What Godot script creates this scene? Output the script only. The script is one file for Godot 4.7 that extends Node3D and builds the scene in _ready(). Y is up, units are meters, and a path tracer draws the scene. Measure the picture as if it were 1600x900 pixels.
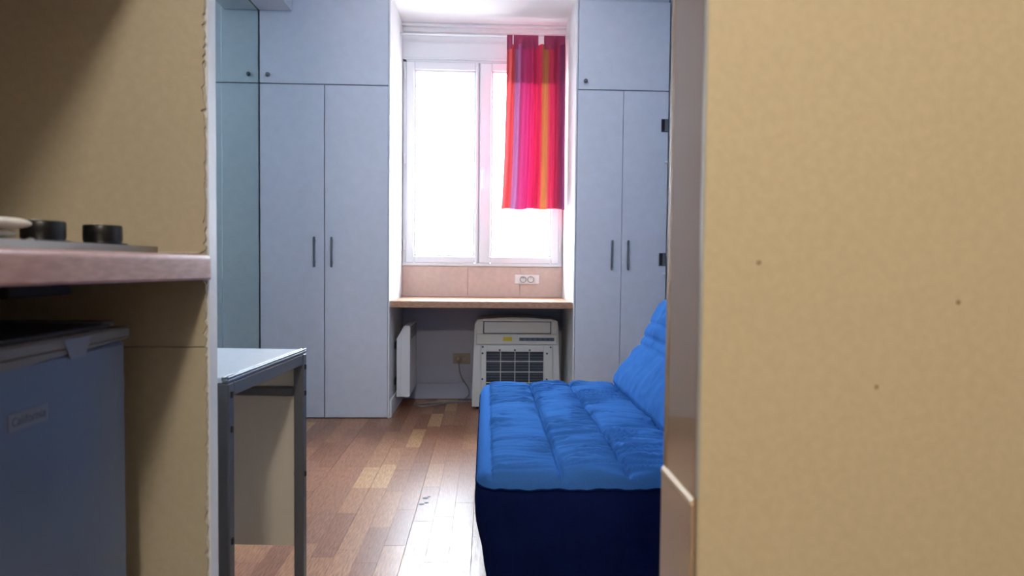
extends Node3D
# Metres; x to the right, y up, depth d away from the camera along -z. V(x, h, d) makes a point.

var M := {}
var used := {}
var tex := {}


func V(x: float, h: float, d: float) -> Vector3:
	return Vector3(x, h, -d)


# ------------------------------------------------------------------ naming and parenting
func numbered(called: String) -> String:
	var n: int = used.get(called, 0)
	used[called] = n + 1
	return called if n == 0 else "%s_%03d" % [called, n]


func tag(o: Node3D, label: String, category: String, group := "") -> void:
	o.set_meta("label", label)
	o.set_meta("category", category)
	if group:
		o.set_meta("group", group)


func thing(called: String, label: String, category: String, at: Vector3, group := "") -> Node3D:
	var o := Node3D.new()
	o.name = numbered(called)
	add_child(o, true)
	o.position = at
	tag(o, label, category, group)
	return o


# a mesh authored in world coordinates, put under a thing (or a part of it)
func part(parent: Node3D, called: String, shape, m: Material, label := "") -> MeshInstance3D:
	var o := MeshInstance3D.new()
	o.name = called
	o.mesh = shape.commit() if shape is SurfaceTool else shape
	o.material_override = m
	parent.add_child(o, true)
	if parent != self and not parent is MeshInstance3D:
		o.position = -parent.position
	if label:
		o.set_meta("label", label)
	return o


func struct(called: String, shape, m: Material, label: String, category: String) -> MeshInstance3D:
	var o := part(self, called, shape, m)
	o.set_meta("kind", "structure")
	tag(o, label, category)
	return o


# ------------------------------------------------------------------ shapes
func mb(smooth := false) -> SurfaceTool:
	var st := SurfaceTool.new()
	st.begin(Mesh.PRIMITIVE_TRIANGLES)
	st.set_smooth_group(0 if smooth else -1)
	return st


func done(st: SurfaceTool) -> ArrayMesh:
	st.generate_normals()
	return st.commit()


func tri(st: SurfaceTool, a: Vector3, b: Vector3, c: Vector3, inside: Vector3) -> void:
	var n := (c - a).cross(b - a)
	if n.dot((a + b + c) / 3.0 - inside) < 0.0:
		var t := b
		b = c
		c = t
	st.add_vertex(a)
	st.add_vertex(b)
	st.add_vertex(c)


func quad(st: SurfaceTool, a: Vector3, b: Vector3, c: Vector3, d: Vector3, inside: Vector3) -> void:
	tri(st, a, b, c, inside)
	tri(st, a, c, d, inside)


# box from (x0,h0,d0) to (x1,h1,d1) with chamfered edges
func bx(st: SurfaceTool, x0: float, x1: float, h0: float, h1: float, d0: float, d1: float, c := 0.002, turn := Transform3D()) -> void:
	var lo := Vector3(x0, h0, -d1)
	var hi := Vector3(x1, h1, -d0)
	var mid := (lo + hi) / 2.0
	var s := (hi - lo) / 2.0
	c = minf(c, minf(s.x, minf(s.y, s.z)) * 0.6)
	var corner := func(sx: int, sy: int, sz: int, ax: int) -> Vector3:
		var p := Vector3(sx * s.x, sy * s.y, sz * s.z)
		for k in 3:
			if k != ax:
				p[k] -= signf(p[k]) * c
		return turn * (mid + p)
	var inside := turn * mid
	for ax in 3:
		for sg in [-1, 1]:
			var q := []
			for uv in [[-1, -1], [1, -1], [1, 1], [-1, 1]]:
				var e := [0, 0, 0]
				e[ax] = sg
				e[(ax + 1) % 3] = uv[0]
				e[(ax + 2) % 3] = uv[1]
				q.append(corner.call(e[0], e[1], e[2], ax))
			quad(st, q[0], q[1], q[2], q[3], inside)
	if c <= 0.0:
		return
	for ax in 3:
		var b := (ax + 1) % 3
		var d := (ax + 2) % 3
		for sb in [-1, 1]:
			for sd in [-1, 1]:
				var q := []
				for t in [[-1, b], [1, b], [1, d], [-1, d]]:
					var e := [0, 0, 0]
					e[ax] = t[0]
					e[b] = sb
					e[d] = sd
					q.append(corner.call(e[0], e[1], e[2], t[1]))
				quad(st, q[0], q[1], q[2], q[3], inside)
	for sx in [-1, 1]:
		for sy in [-1, 1]:
			for sz in [-1, 1]:
				tri(st, corner.call(sx, sy, sz, 0), corner.call(sx, sy, sz, 1), corner.call(sx, sy, sz, 2), inside)


func box(x0: float, x1: float, h0: float, h1: float, d0: float, d1: float, c := 0.002) -> ArrayMesh:
	var st := mb()
	bx(st, x0, x1, h0, h1, d0, d1, c)
	return done(st)


# extrude an outline (2D) between two offsets; place(p: Vector2, t) -> Vector3
func prism(st: SurfaceTool, outline: PackedVector2Array, t0: float, t1: float, place: Callable) -> void:
	var n := outline.size()
	var flip := Geometry2D.is_polygon_clockwise(outline)
	var a: Vector3 = place.call(Vector2(0, 0), t0)
	var e1: Vector3 = place.call(Vector2(1, 0), t0) - a
	var e2: Vector3 = place.call(Vector2(0, 1), t0) - a
	var e3: Vector3 = place.call(Vector2(0, 0), t1) - a
	var hand := e1.cross(e2).dot(e3) > 0.0
	var order := Geometry2D.triangulate_polygon(outline)
	for k in range(0, order.size(), 3):
		var p: Array[Vector2] = [outline[order[k]], outline[order[k + 1]], outline[order[k + 2]]]
		var mid := (p[0] + p[1] + p[2]) / 3.0
		for t in [t0, t1]:
			tri(st, place.call(p[0], t), place.call(p[1], t), place.call(p[2], t), place.call(mid, (t0 + t1) / 2.0))
	for k in n:
		var p0 := outline[k]
		var p1 := outline[(k + 1) % n]
		var q: Array[Vector3] = [place.call(p0, t0), place.call(p1, t0), place.call(p1, t1), place.call(p0, t1)]
		var side := (p1 - p0).orthogonal() * (1.0 if flip else -1.0)   # inwards or outwards by winding
		var ins: Vector3 = place.call((p0 + p1) / 2.0 - side.normalized() * -0.001, (t0 + t1) / 2.0)
		quad(st, q[0], q[1], q[2], q[3], ins)


# profile of (radius, height) turned about an axis
func lathe(st: SurfaceTool, profile: Array, at: Vector3, axis := Vector3.UP, n := 24) -> void:
	var side := axis.cross(Vector3(0.3, 0.5, 0.8)).normalized()
	var other := axis.cross(side).normalized()
	for k in n:
		var a0 := TAU * k / n
		var a1 := TAU * (k + 1) / n
		for j in profile.size() - 1:
			var p: Vector2 = profile[j]
			var q: Vector2 = profile[j + 1]
			var r0 := side * cos(a0) + other * sin(a0)
			var r1 := side * cos(a1) + other * sin(a1)
			var c := [at + axis * p.y + r0 * p.x, at + axis * p.y + r1 * p.x, at + axis * q.y + r1 * q.x, at + axis * q.y + r0 * q.x]
			var rm := (r0 + r1) / 2.0
			var nrm := (rm * (p.y - q.y) + axis * (q.x - p.x)) * -1.0
			var ins: Vector3 = (c[0] + c[1] + c[2] + c[3]) / 4.0 - nrm.normalized() * 0.01
			if p.x > 1e-6:
				tri(st, c[0], c[1], c[2], ins)
			if q.x > 1e-6:
				tri(st, c[0], c[2], c[3], ins)


func tube(st: SurfaceTool, pts: Array, r: float, n := 8) -> void:
	var rings := []
	for k in pts.size():
		var d: Vector3 = (pts[mini(k + 1, pts.size() - 1)] - pts[maxi(k - 1, 0)]).normalized()
		var s := d.cross(Vector3(0.13, 0.97, 0.21)).normalized()
		var o := d.cross(s)
		var ring := []
		for j in n:
			ring.append(pts[k] + (s * cos(TAU * j / n) + o * sin(TAU * j / n)) * r)
		rings.append(ring)
	for k in pts.size() - 1:
		for j in n:
			var i := (j + 1) % n
			quad(st, rings[k][j], rings[k][i], rings[k + 1][i], rings[k + 1][j], (pts[k] + pts[k + 1]) / 2.0)
	for e in [0, pts.size() - 1]:
		for j in n:
			tri(st, pts[e], rings[e][j], rings[e][(j + 1) % n], pts[e] + (pts[e] - pts[1 if e == 0 else e - 1]) * -0.2)


func curve(pts: Array, steps := 8) -> Array:
	var out := []
	for k in pts.size() - 1:
		for j in steps:
			out.append(pts[k].cubic_interpolate(pts[k + 1], pts[maxi(k - 1, 0)], pts[mini(k + 2, pts.size() - 1)], float(j) / steps))
	out.append(pts[-1])
	return out


# a smooth sheet f(u, v) over [0,1]^2; «outside» is a point in front of it
func sheet(nu: int, nv: int, f: Callable, inside: Vector3) -> ArrayMesh:
	var vs := PackedVector3Array()
	var ns := PackedVector3Array()
	var uvs := PackedVector2Array()
	var ix := PackedInt32Array()
	for j in nv + 1:
		for i in nu + 1:
			vs.append(f.call(float(i) / nu, float(j) / nv))
			uvs.append(Vector2(float(i) / nu, float(j) / nv))
	ns.resize(vs.size())
	var w := nu + 1
	var score := 0.0
	for j in nv:
		for i in nu:
			var a := j * w + i
			for t in [[a, a + 1, a + w + 1], [a, a + w + 1, a + w]]:
				var n := (vs[t[2]] - vs[t[0]]).cross(vs[t[1]] - vs[t[0]])
				for k in 3:
					ns[t[k]] += n
				score += n.dot(vs[t[0]] - inside)
				ix.append_array(PackedInt32Array(t))
	if score < 0.0:
		for k in range(0, ix.size(), 3):
			var t := ix[k + 1]
			ix[k + 1] = ix[k + 2]
			ix[k + 2] = t
	for k in ns.size():
		ns[k] = ns[k].normalized() * (1.0 if score >= 0.0 else -1.0)
	var a := []
	a.resize(Mesh.ARRAY_MAX)
	a[Mesh.ARRAY_VERTEX] = vs
	a[Mesh.ARRAY_NORMAL] = ns
	a[Mesh.ARRAY_TEX_UV] = uvs
	a[Mesh.ARRAY_INDEX] = ix
	var m := ArrayMesh.new()
	m.add_surface_from_arrays(Mesh.PRIMITIVE_TRIANGLES, a)
	return m


func join(list: Array) -> ArrayMesh:
	var st := SurfaceTool.new()
	st.begin(Mesh.PRIMITIVE_TRIANGLES)
	for m in list:
		st.append_from(m, 0, Transform3D())
	return st.commit()


# ------------------------------------------------------------------ materials
func noise(called: String, freq: float, octaves: int, lo: Color, hi: Color, kind := FastNoiseLite.TYPE_SIMPLEX_SMOOTH, side := 512, mids := []) -> NoiseTexture2D:
	if called in tex:
		return tex[called]
	var n := FastNoiseLite.new()
	n.noise_type = kind
	n.seed = hash(called) % 1000
	n.frequency = freq
	n.fractal_octaves = octaves
	var t := NoiseTexture2D.new()
	t.width = side
	t.height = side
	t.seamless = true
	t.noise = n
	var g := Gradient.new()
	g.set_color(0, lo)
	g.set_color(1, hi)
	for m in mids:
		g.add_point(m[0], m[1])
	t.color_ramp = g
	tex[called] = t
	return t


func mat(called: String, c: Color, rough: float, more := {}) -> StandardMaterial3D:
	var m := StandardMaterial3D.new()
	m.resource_name = called
	m.albedo_color = c
	m.roughness = rough
	for k in more:
		m.set(k, more[k])
	M[called] = m
	return m


func grained(m: StandardMaterial3D, albedo: Texture2D, bump: Texture2D, scale: Vector3, relief := 0.05) -> void:
	m.uv1_triplanar = true
	m.uv1_world_triplanar = true
	m.uv1_scale = scale
	if albedo:
		m.albedo_texture = albedo
	if bump:
		m.heightmap_enabled = true
		m.heightmap_texture = bump
		m.heightmap_scale = relief


func materials() -> void:
	var soft := noise("soft", 0.012, 4, Color(0.965, 0.965, 0.965), Color(1, 1, 1))
	var speck := noise("speck", 0.09, 3, Color(0.86, 0.86, 0.85), Color(1, 1, 1))
	var bumps := noise("bumps", 0.05, 4, Color.BLACK, Color.WHITE)
	var wood := noise("wood", 0.02, 5, Color(0.66, 0.62, 0.58), Color(1, 1, 1))
	mat("white_paint", Color(0.90, 0.90, 0.90), 0.55)
	grained(M.white_paint, soft, bumps, Vector3.ONE * 1.3, 0.06)
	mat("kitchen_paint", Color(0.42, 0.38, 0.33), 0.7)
	mat("ceiling_paint", Color(0.91, 0.91, 0.91), 0.9)
	mat("niche_shade", Color(0.66, 0.67, 0.73), 0.7)  # shade under the desk shelf, put into a darker grey-blue colour
	mat("recess_shade", Color(0.55, 0.53, 0.52), 0.5)  # shade of the outlet recess painted as grey
	mat("melamine", Color(0.82, 0.828, 0.868), 0.42)
	grained(M.melamine, soft, bumps, Vector3.ONE * 2.0, 0.012)
	mat("gap_dark", Color(0.05, 0.05, 0.06), 0.8)
	mat("beige_tile", Color(0.715, 0.675, 0.585), 0.45)
	grained(M.beige_tile, noise("tile_tone", 0.02, 6, Color(0.955, 0.95, 0.94), Color(1, 1, 1)), null, Vector3.ONE * 5.0)
	mat("beige_board", Color(0.835, 0.77, 0.635), 0.5)
	grained(M.beige_board, tex["tile_tone"], null, Vector3.ONE * 7.0)
	mat("jamb_lacquer", Color(0.68, 0.58, 0.48), 0.06)
	mat("raw_edge", Color(0.90, 0.88, 0.82), 0.9)
	grained(M.raw_edge, speck, bumps, Vector3.ONE * 12.0, 0.3)
	mat("tan_wood", Color(0.74, 0.60, 0.40), 0.6)
	grained(M.tan_wood, wood, null, Vector3(20, 3, 20))
	mat("pale_bevel", Color(0.85, 0.74, 0.57), 0.5)
	mat("counter_edge", Color(0.72, 0.55, 0.50), 0.3)
	grained(M.counter_edge, noise("veneer", 0.02, 5, Color(0.84, 0.81, 0.79), Color(1, 1, 1)), null, Vector3(12, 12, 2.6))
	mat("shelf_wood", Color(0.80, 0.62, 0.50), 0.35)
	grained(M.shelf_wood, wood, null, Vector3(2.5, 16, 16))
	mat("splash_tile", Color(0.79, 0.69, 0.645), 0.4)
	grained(M.splash_tile, noise("cloudy", 0.015, 5, Color(0.93, 0.92, 0.91), Color(1, 1, 1)), null, Vector3.ONE * 2.5)
	mat("steel", Color(0.62, 0.60, 0.57), 0.38, {"metallic": 0.85})
	mat("black_knob", Color(0.03, 0.03, 0.04), 0.35)
	mat("black_rubber", Color(0.03, 0.03, 0.03), 0.7)
	mat("cotton", Color(0.97, 0.95, 0.90), 0.95)
	grained(M.cotton, speck, speck, Vector3.ONE * 30.0, 0.08)
	mat("fridge_door", Color(0.38, 0.43, 0.52), 0.34)
	grained(M.fridge_door, null, bumps, Vector3.ONE * 8.0, 0.01)
	mat("fridge_trim", Color(0.45, 0.44, 0.44), 0.5)
	mat("label_silver", Color(0.46, 0.48, 0.54), 0.45)
	mat("label_ink", Color(0.20, 0.22, 0.28), 0.6)
	mat("table_metal", Color(0.35, 0.355, 0.37), 0.42, {"metallic": 0.25})
	grained(M.table_metal, speck, null, Vector3.ONE * 9.0)
	mat("table_laminate", Color(0.93, 0.93, 0.93), 0.3)
	grained(M.table_laminate, soft, null, Vector3.ONE * 5.0)
	mat("table_panel", Color(0.73, 0.71, 0.65), 0.6)
	mat("handle_metal", Color(0.40, 0.42, 0.45), 0.35, {"metallic": 0.8})
	mat("mirror", Color(0.80, 0.87, 0.84), 0.03, {"metallic": 1.0})
	mat("mirror_edge", Color(0.25, 0.36, 0.36), 0.3)
	mat("window_pvc", Color(0.90, 0.90, 0.91), 0.35)
	mat("glass", Color(1, 1, 1, 0.04), 0.02, {"transparency": BaseMaterial3D.TRANSPARENCY_ALPHA})
	mat("heater_enamel", Color(0.86, 0.86, 0.86), 0.4)
	mat("heater_grille", Color(0.30, 0.31, 0.33), 0.5)
	mat("appliance", Color(0.80, 0.80, 0.78), 0.42)
	mat("appliance_dark", Color(0.20, 0.21, 0.24), 0.6)
	mat("appliance_strip", Color(0.33, 0.37, 0.43), 0.35)
	mat("yellow_label", Color(0.80, 0.72, 0.16), 0.6)
	mat("socket_white", Color(0.90, 0.88, 0.86), 0.35)
	mat("socket_old", Color(0.62, 0.57, 0.50), 0.5)
	mat("cable_grey", Color(0.50, 0.50, 0.50), 0.55)
	mat("lamp_metal", Color(0.85, 0.85, 0.85), 0.4)
	mat("kitchen_floor", Color(0.45, 0.40, 0.36), 0.4)
	# blue cotton with a fine weave
	mat("blue_cotton", Color(0.235, 0.42, 0.665), 1.0, {"metallic_specular": 0.0})
	grained(M.blue_cotton, noise("weave", 0.25, 2, Color(0.88, 0.88, 0.88), Color(1, 1, 1)), noise("crumple", 0.02, 5, Color.BLACK, Color.WHITE, FastNoiseLite.TYPE_PERLIN), Vector3(1.2, 2.0, 3.0), 0.12)
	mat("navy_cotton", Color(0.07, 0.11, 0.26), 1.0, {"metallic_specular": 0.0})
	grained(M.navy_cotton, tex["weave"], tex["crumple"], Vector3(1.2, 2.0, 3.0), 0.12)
	# oak parquet tones
	var oak := noise("oak", 0.018, 5, Color(0.70, 0.66, 0.62), Color(1, 1, 1), FastNoiseLite.TYPE_SIMPLEX_SMOOTH, 1024)
	var worn := noise("worn", 0.02, 4, Color(0.26, 0.26, 0.26), Color(0.46, 0.46, 0.46))
	var tones := [Color(0.68, 0.48, 0.36), Color(0.74, 0.54, 0.40), Color(0.63, 0.43, 0.32), Color(0.84, 0.66, 0.48), Color(0.70, 0.49, 0.38), Color(0.66, 0.47, 0.37)]
	for k in tones.size():
		var m := mat("oak%d" % k, tones[k], 1.0)
		grained(m, oak, oak, Vector3(9.0, 9.0, 0.9), 0.012)
		m.metallic_specular = 0.44
		m.roughness_texture = worn
		m.roughness_texture_channel = BaseMaterial3D.TEXTURE_CHANNEL_RED
	mat("floor_gap", Color(0.20, 0.14, 0.10), 0.8)
	mat("stain", Color(0.10, 0.08, 0.07), 0.6)
	mat("wall_mark", Color(0.60, 0.51, 0.38), 0.7)
	curtain_print()


func curtain_print() -> void:
	# vertical woven stripes, left to right
	var stops := [[0.0, Color(0.76, 0.28, 0.28)], [0.11, Color(0.78, 0.26, 0.27)], [0.15, Color(0.60, 0.34, 0.50)], [0.22, Color(0.62, 0.38, 0.56)], [0.26, Color(0.68, 0.22, 0.42)], [0.36, Color(0.72, 0.16, 0.38)],
		[0.50, Color(0.78, 0.14, 0.32)], [0.60, Color(0.78, 0.13, 0.27)], [0.63, Color(0.70, 0.40, 0.22)], [0.69, Color(0.66, 0.38, 0.22)], [0.73, Color(0.76, 0.18, 0.30)], [0.82, Color(0.74, 0.17, 0.31)],
		[0.90, Color(0.66, 0.17, 0.32)], [0.95, Color(0.48, 0.16, 0.32)], [1.0, Color(0.42, 0.14, 0.30)]]
	var g := Gradient.new()
	g.set_color(0, stops[0][1])
	g.set_color(1, stops[-1][1])
	for s in stops.slice(1, -1):
		g.add_point(s[0], s[1])
	var im := Image.create(512, 64, false, Image.FORMAT_RGB8)
	var rng := RandomNumberGenerator.new()
	rng.seed = 4
	for x in 512:
		var c := g.sample(x / 511.0) * rng.randf_range(0.93, 1.05)
		for y in 64:
			im.set_pixel(x, y, c * rng.randf_range(0.96, 1.03))
	var t := ImageTexture.create_from_image(im)
	mat("curtain_cloth", Color.WHITE, 0.9, {"albedo_texture": t, "backlight_enabled": true, "backlight": Color(0.42, 0.42, 0.42)})
	mat("curtain_tab", Color(0.56, 0.16, 0.30), 0.9, {"backlight_enabled": true, "backlight": Color(0.18, 0.18, 0.18)})


# ------------------------------------------------------------------ the scene
func _ready() -> void:
	var cam := Camera3D.new()
	cam.name = "camera"
	var eye := Vector3(0, 0.9, 0)
	var look := Vector3(0.03840882, -0.03555443, -0.99862938)
	add_child(cam)
	var right := Vector3(0.99922488, 0.00999351, 0.03807592)
	var up := Vector3(-0.00862605, 0.99931777, -0.03591071)
	cam.transform = Transform3D(Basis(right, up, -look).orthonormalized(), eye)
	var at := CameraAttributesPhysical.new()
	at.frustum_focal_length = 27.7333
	at.exposure_aperture = 5.6
	at.frustum_focus_distance = 2.3
	at.frustum_near = 0.02
	cam.attributes = at
	cam.fov = 46.798
	cam.near = 0.02
	cam.current = true

	var sky_mat := ProceduralSkyMaterial.new()
	sky_mat.sky_top_color = Color(0.88, 0.94, 1.0)
	sky_mat.sky_horizon_color = Color(0.90, 0.94, 1.0)
	sky_mat.ground_horizon_color = Color(0.62, 0.64, 0.66)
	sky_mat.ground_bottom_color = Color(0.45, 0.45, 0.46)
	sky_mat.sun_angle_max = 0.0
	sky_mat.energy_multiplier = 66.0
	var sky := Sky.new()
	sky.sky_material = sky_mat
	var env := Environment.new()
	env.background_mode = Environment.BG_SKY
	env.sky = sky
	env.tonemap_mode = Environment.TONE_MAPPER_LINEAR
	env.tonemap_exposure = 1.0
	env.sdfgi_enabled = true
	env.ssao_enabled = true
	env.ssil_enabled = true
	var we := WorldEnvironment.new()
	we.name = "environment"
	we.environment = env
	add_child(we)

	materials()
	shell()
	window()
	partitions()
	floor_strips()
	wardrobes()
	mirrors()
	niche()
	sofa()
	table()
	kitchen()
	heater()
	air_conditioner()
	curtain()
	power_cable()
	lamp()


func shell() -> void:
	struct("ceiling", box(-1.45, 1.25, 2.45, 2.6, -2.4, 4.72, 0.0), M.ceiling_paint, "flat white ceiling over the whole room and window niche", "ceiling")
	# outside wall with the window opening
	var st := mb()
	bx(st, -1.45, 1.25, -0.1, 0.885, 4.43, 4.70, 0.0)
	bx(st, -1.45, 1.25, 2.232, 2.45, 4.43, 4.70, 0.0)
	bx(st, -1.45, -0.555, 0.885, 2.232, 4.43, 4.70, 0.0)
	bx(st, 0.498, 1.25, 0.885, 2.232, 4.43, 4.70, 0.0)
	var back := struct("wall_back", done(st), M.white_paint, "white outside wall around the window at the end of the room", "wall")
	part(back, "shade_panel", box(-0.557, 0.505, 0.0, 0.645, 4.4285, 4.4305, 0.0), M.niche_shade)  # added thin slab carrying the painted shade below the shelf
	# sheet-tile upstand between desk shelf and window: three pieces with open joints
	var cuts := [-0.557, -0.124, 0.222, 0.505]
	for k in 3:
		part(back, "tile", box(cuts[k] + 0.0005, cuts[k + 1] - 0.0005, 0.6815, 0.884, 4.418, 4.431, 0.0015), M.splash_tile)
	struct("wall_left", box(-1.45, -1.304, -0.1, 2.46, 1.06, 4.44, 0.0), M.white_paint, "white side wall of the room behind the mirror panels", "wall")
	struct("wall_right", box(1.058, 1.25, -0.1, 2.46, 0.73, 4.44, 0.0), M.white_paint, "white side wall of the room behind the blue sofa", "wall")
	struct("wall_niche_left", box(-0.566, -0.557, 0.0, 2.45, 3.849, 4.43, 0.001), M.white_paint, "white side of the window niche behind the electric heater", "wall")
	struct("wall_niche_right", box(0.505, 0.514, 0.0, 2.45, 3.849, 4.43, 0.001), M.white_paint, "white side of the window niche behind the red curtain", "wall")
	# kitchen behind the camera
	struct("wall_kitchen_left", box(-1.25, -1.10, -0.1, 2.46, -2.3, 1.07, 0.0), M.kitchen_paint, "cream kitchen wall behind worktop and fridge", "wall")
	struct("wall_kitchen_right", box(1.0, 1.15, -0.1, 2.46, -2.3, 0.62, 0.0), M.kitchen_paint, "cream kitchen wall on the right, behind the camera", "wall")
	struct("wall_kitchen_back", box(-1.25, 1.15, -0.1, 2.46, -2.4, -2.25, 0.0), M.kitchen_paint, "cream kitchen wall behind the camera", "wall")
	# skirting
	var h := 0.105
	struct("baseboard_back", box(-0.546, 0.493, 0.0, h, 4.414, 4.4285, 0.003), M.niche_shade, "skirting board along the wall below the desk shelf, colour darkened for shade", "baseboard")
	struct("baseboard_niche", box(-0.557, -0.546, 0.0, h, 3.866, 4.43, 0.003), M.white_paint, "white skirting board below the electric heater", "baseboard")
	# boxed-in duct under the ceiling along the mirrors
	struct("trim_1", box(-1.29, -1.106, 2.312, 2.45, 1.2, 3.84, 0.002), M.melamine, "white boxed-in duct below the ceiling above the mirror panels", "duct box")
	struct("trim_2", join([box(-0.56, 0.505, 2.405, 2.45, 4.395, 4.43, 0.004), box(-0.56, 0.505, 2.432, 2.45, 4.36, 4.396, 0.004)]), M.white_paint, "white cornice under the niche ceiling above the curtain rail", "cornice")


func window() -> void:
	var st := mb()
	# fixed frame
	bx(st, -0.555, -0.532, 0.885, 2.232, 4.415, 4.48, 0.003)
	bx(st, 0.475, 0.498, 0.885, 2.232, 4.415, 4.48, 0.003)
	bx(st, -0.555, 0.498, 0.885, 0.905, 4.405, 4.48, 0.003)
	bx(st, -0.555, 0.498, 2.212, 2.232, 4.415, 4.48, 0.003)
	var w := struct("window_1", done(st), M.window_pvc, "white two-leaf window glowing with daylight above the desk shelf", "window")
	part(w, "shutter_box", join([box(-0.56, 0.505, 2.236, 2.385, 4.416, 4.44, 0.002), box(-0.56, 0.505, 2.229, 2.243, 4.405, 4.44, 0.004)]), M.window_pvc)
	# [outer left, outer right, glass left, glass right]
	for s in [[-0.534, -0.060, -0.478, -0.082], [-0.052, 0.477, 0.025, 0.424]]:
		var a := mb()
		var d0 := 4.40
		var d1 := 4.455
		bx(a, s[0], s[2], 0.903, 2.215, d0, d1, 0.006)
		bx(a, s[3], s[1], 0.903, 2.215, d0, d1, 0.006)
		bx(a, s[2] - 0.002, s[3] + 0.002, 0.903, 0.950, d0, d1, 0.006)
		bx(a, s[2] - 0.002, s[3] + 0.002, 2.160, 2.215, d0, d1, 0.006)
		var sash := part(w, "sash", done(a), M.window_pvc)
		var b := mb()
		bx(b, s[2], s[2] + 0.010, 0.950, 2.160, 4.412, 4.44, 0.003)
		bx(b, s[3] - 0.010, s[3], 0.950, 2.160, 4.412, 4.44, 0.003)
		bx(b, s[2], s[3], 0.950, 0.960, 4.412, 4.44, 0.003)
		bx(b, s[2], s[3], 2.150, 2.160, 4.412, 4.44, 0.003)
		part(sash, "glazing_bead", done(b), M.window_pvc)
		part(sash, "pane", box(s[2], s[3], 0.950, 2.160, 4.432, 4.436, 0.0), M.glass)
	# meeting stile shadow gap, closed behind
	part(w, "meeting_stile", box(-0.075, -0.04, 0.90, 2.215, 4.43, 4.47, 0.002), M.window_pvc)
	for x in [-0.541, 0.484]:
		for y in [0.985, 1.55, 2.10]:
			var hg := mb(true)
			lathe(hg, [Vector2(0, 0), Vector2(0.006, 0.001), Vector2(0.007, 0.004), Vector2(0.007, 0.066), Vector2(0.006, 0.069), Vector2(0, 0.07)], V(x, y, 4.398), Vector3.UP, 12)
			part(w, "hinge", done(hg), M.window_pvc)
	var lever := mb()
	bx(lever, -0.040, -0.014, 1.47, 1.535, 4.392, 4.401, 0.004)
	bx(lever, -0.034, -0.020, 1.495, 1.510, 4.36, 4.394, 0.004)
	bx(lever, -0.035, -0.019, 1.385, 1.512, 4.350, 4.365, 0.005)
	part(w, "window_handle", done(lever), M.window_pvc)
	# stone sill outside
	struct("trim_3", box(-0.56, 0.50, 0.86, 0.885, 4.48, 4.75, 0.004), M.white_paint, "pale outer window sill behind the panes", "sill")


# beige sheet with a torn, ragged right edge
func torn(x0: float, x1: float, h0: float, h1: float, d0: float, d1: float, sd: int) -> ArrayMesh:
	var rng := RandomNumberGenerator.new()
	rng.seed = sd
	var p := PackedVector2Array([Vector2(x0, h0)])
	var y := h0
	while y < h1:
		p.append(Vector2(x1 - absf(rng.randfn(0.0, 0.0026)), y))
		y += rng.randf_range(0.0025, 0.009)
	p.append(Vector2(x1 - 0.001, h1))
	p.append(Vector2(x0, h1))
	var st := mb()
	prism(st, p, d0, d1, func(q: Vector2, t: float) -> Vector3: return V(q.x, q.y, t))
	return done(st)


func partitions() -> void:
	var wl := struct("wall_partition_left", box(-1.30, -0.4405, -0.1, 2.46, 1.074, 1.107, 0.0015), M.white_paint, "beige tiled partition with a torn edge behind worktop and fridge", "wall")
	var rows := [-0.1, 0.208, 0.764, 1.320, 1.876, 2.45]
	for k in 5:
		part(wl, "tile", torn(-1.10, -0.4420, rows[k] + 0.0008, rows[k + 1] - 0.0008, 1.068, 1.0745, 11 + k), M.beige_tile)
	part(wl, "adhesive", torn(-0.46, -0.4412, -0.1, 2.45, 1.0715, 1.0746, 31), M.raw_edge)
	part(wl, "batten", box(-0.98, -0.585, 0.797, 0.806, 1.035, 1.068, 0.002), M.fridge_trim)
	# right: thick jamb of the opening, close to the camera
	var wr := struct("wall_partition_right", box(0.2062, 1.2, -0.1, 2.46, 0.626, 0.738, 0.002), M.white_paint, "broad beige wall beside the opening, nearest the camera on the right", "wall")
	part(wr, "tile", box(0.2035, 1.0, -0.1, 2.45, 0.620, 0.627, 0.0022), M.beige_board)
	part(wr, "jamb_panel", box(0.2035, 0.2070, 0.668, 2.45, 0.629, 0.7295, 0.001), M.jamb_lacquer, "glossy grey-brown lining of the jamb")
	part(wr, "jamb_edge", torn2(), M.tan_wood, "raw tan wood edge")
	part(wr, "kick_panel", box(0.2005, 0.2070, -0.1, 0.667, 0.632, 0.742, 0.001), M.jamb_lacquer)
	var bev := mb()
	prism(bev, PackedVector2Array([Vector2(0.2003, 0.6668), Vector2(0.2003, 0.6705), Vector2(0.2035, 0.674), Vector2(0.2035, 0.6668)]), 0.632, 0.742, func(q: Vector2, t: float) -> Vector3: return V(q.x, q.y, t))
	part(wr, "kick_bevel", done(bev), M.pale_bevel, "pale bevelled top edge")
	part(wr, "corner_bead", box(0.2030, 0.2065, 0.676, 2.45, 0.6205, 0.6285, 0.0015), M.table_panel, "pale corner bead")
	for q in [[0.257, 0.904], [0.452, 0.868], [0.374, 0.786]]:
		var st := mb(true)
		lathe(st, [Vector2(0.0026, 0), Vector2(0.0020, 0.0006), Vector2(0, 0.0008)], V(q[0], q[1], 0.6202), Vector3(0, 0, 1), 12)
		part(wr, "wall_spot", done(st), M.wall_mark)  # small brown marks on the wall face


func torn2() -> ArrayMesh:
	var rng := RandomNumberGenerator.new()
	rng.seed = 8
	var p := PackedVector2Array([Vector2(0.730, 0.6745)])
	p.append(Vector2(0.730, 2.45))
	var y := 2.45
	while y > 0.68:
		p.append(Vector2((0.7405 if y > 0.95 else 0.742) + rng.randfn(0.0, 0.0006), y))
		y -= rng.randf_range(0.01, 0.03)
	p.append(Vector2(0.742, 0.6745))
	var st := mb()
	prism(st, p, 0.2030, 0.2075, func(q: Vector2, t: float) -> Vector3: return V(t, q.y, q.x))
	return done(st)


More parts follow.
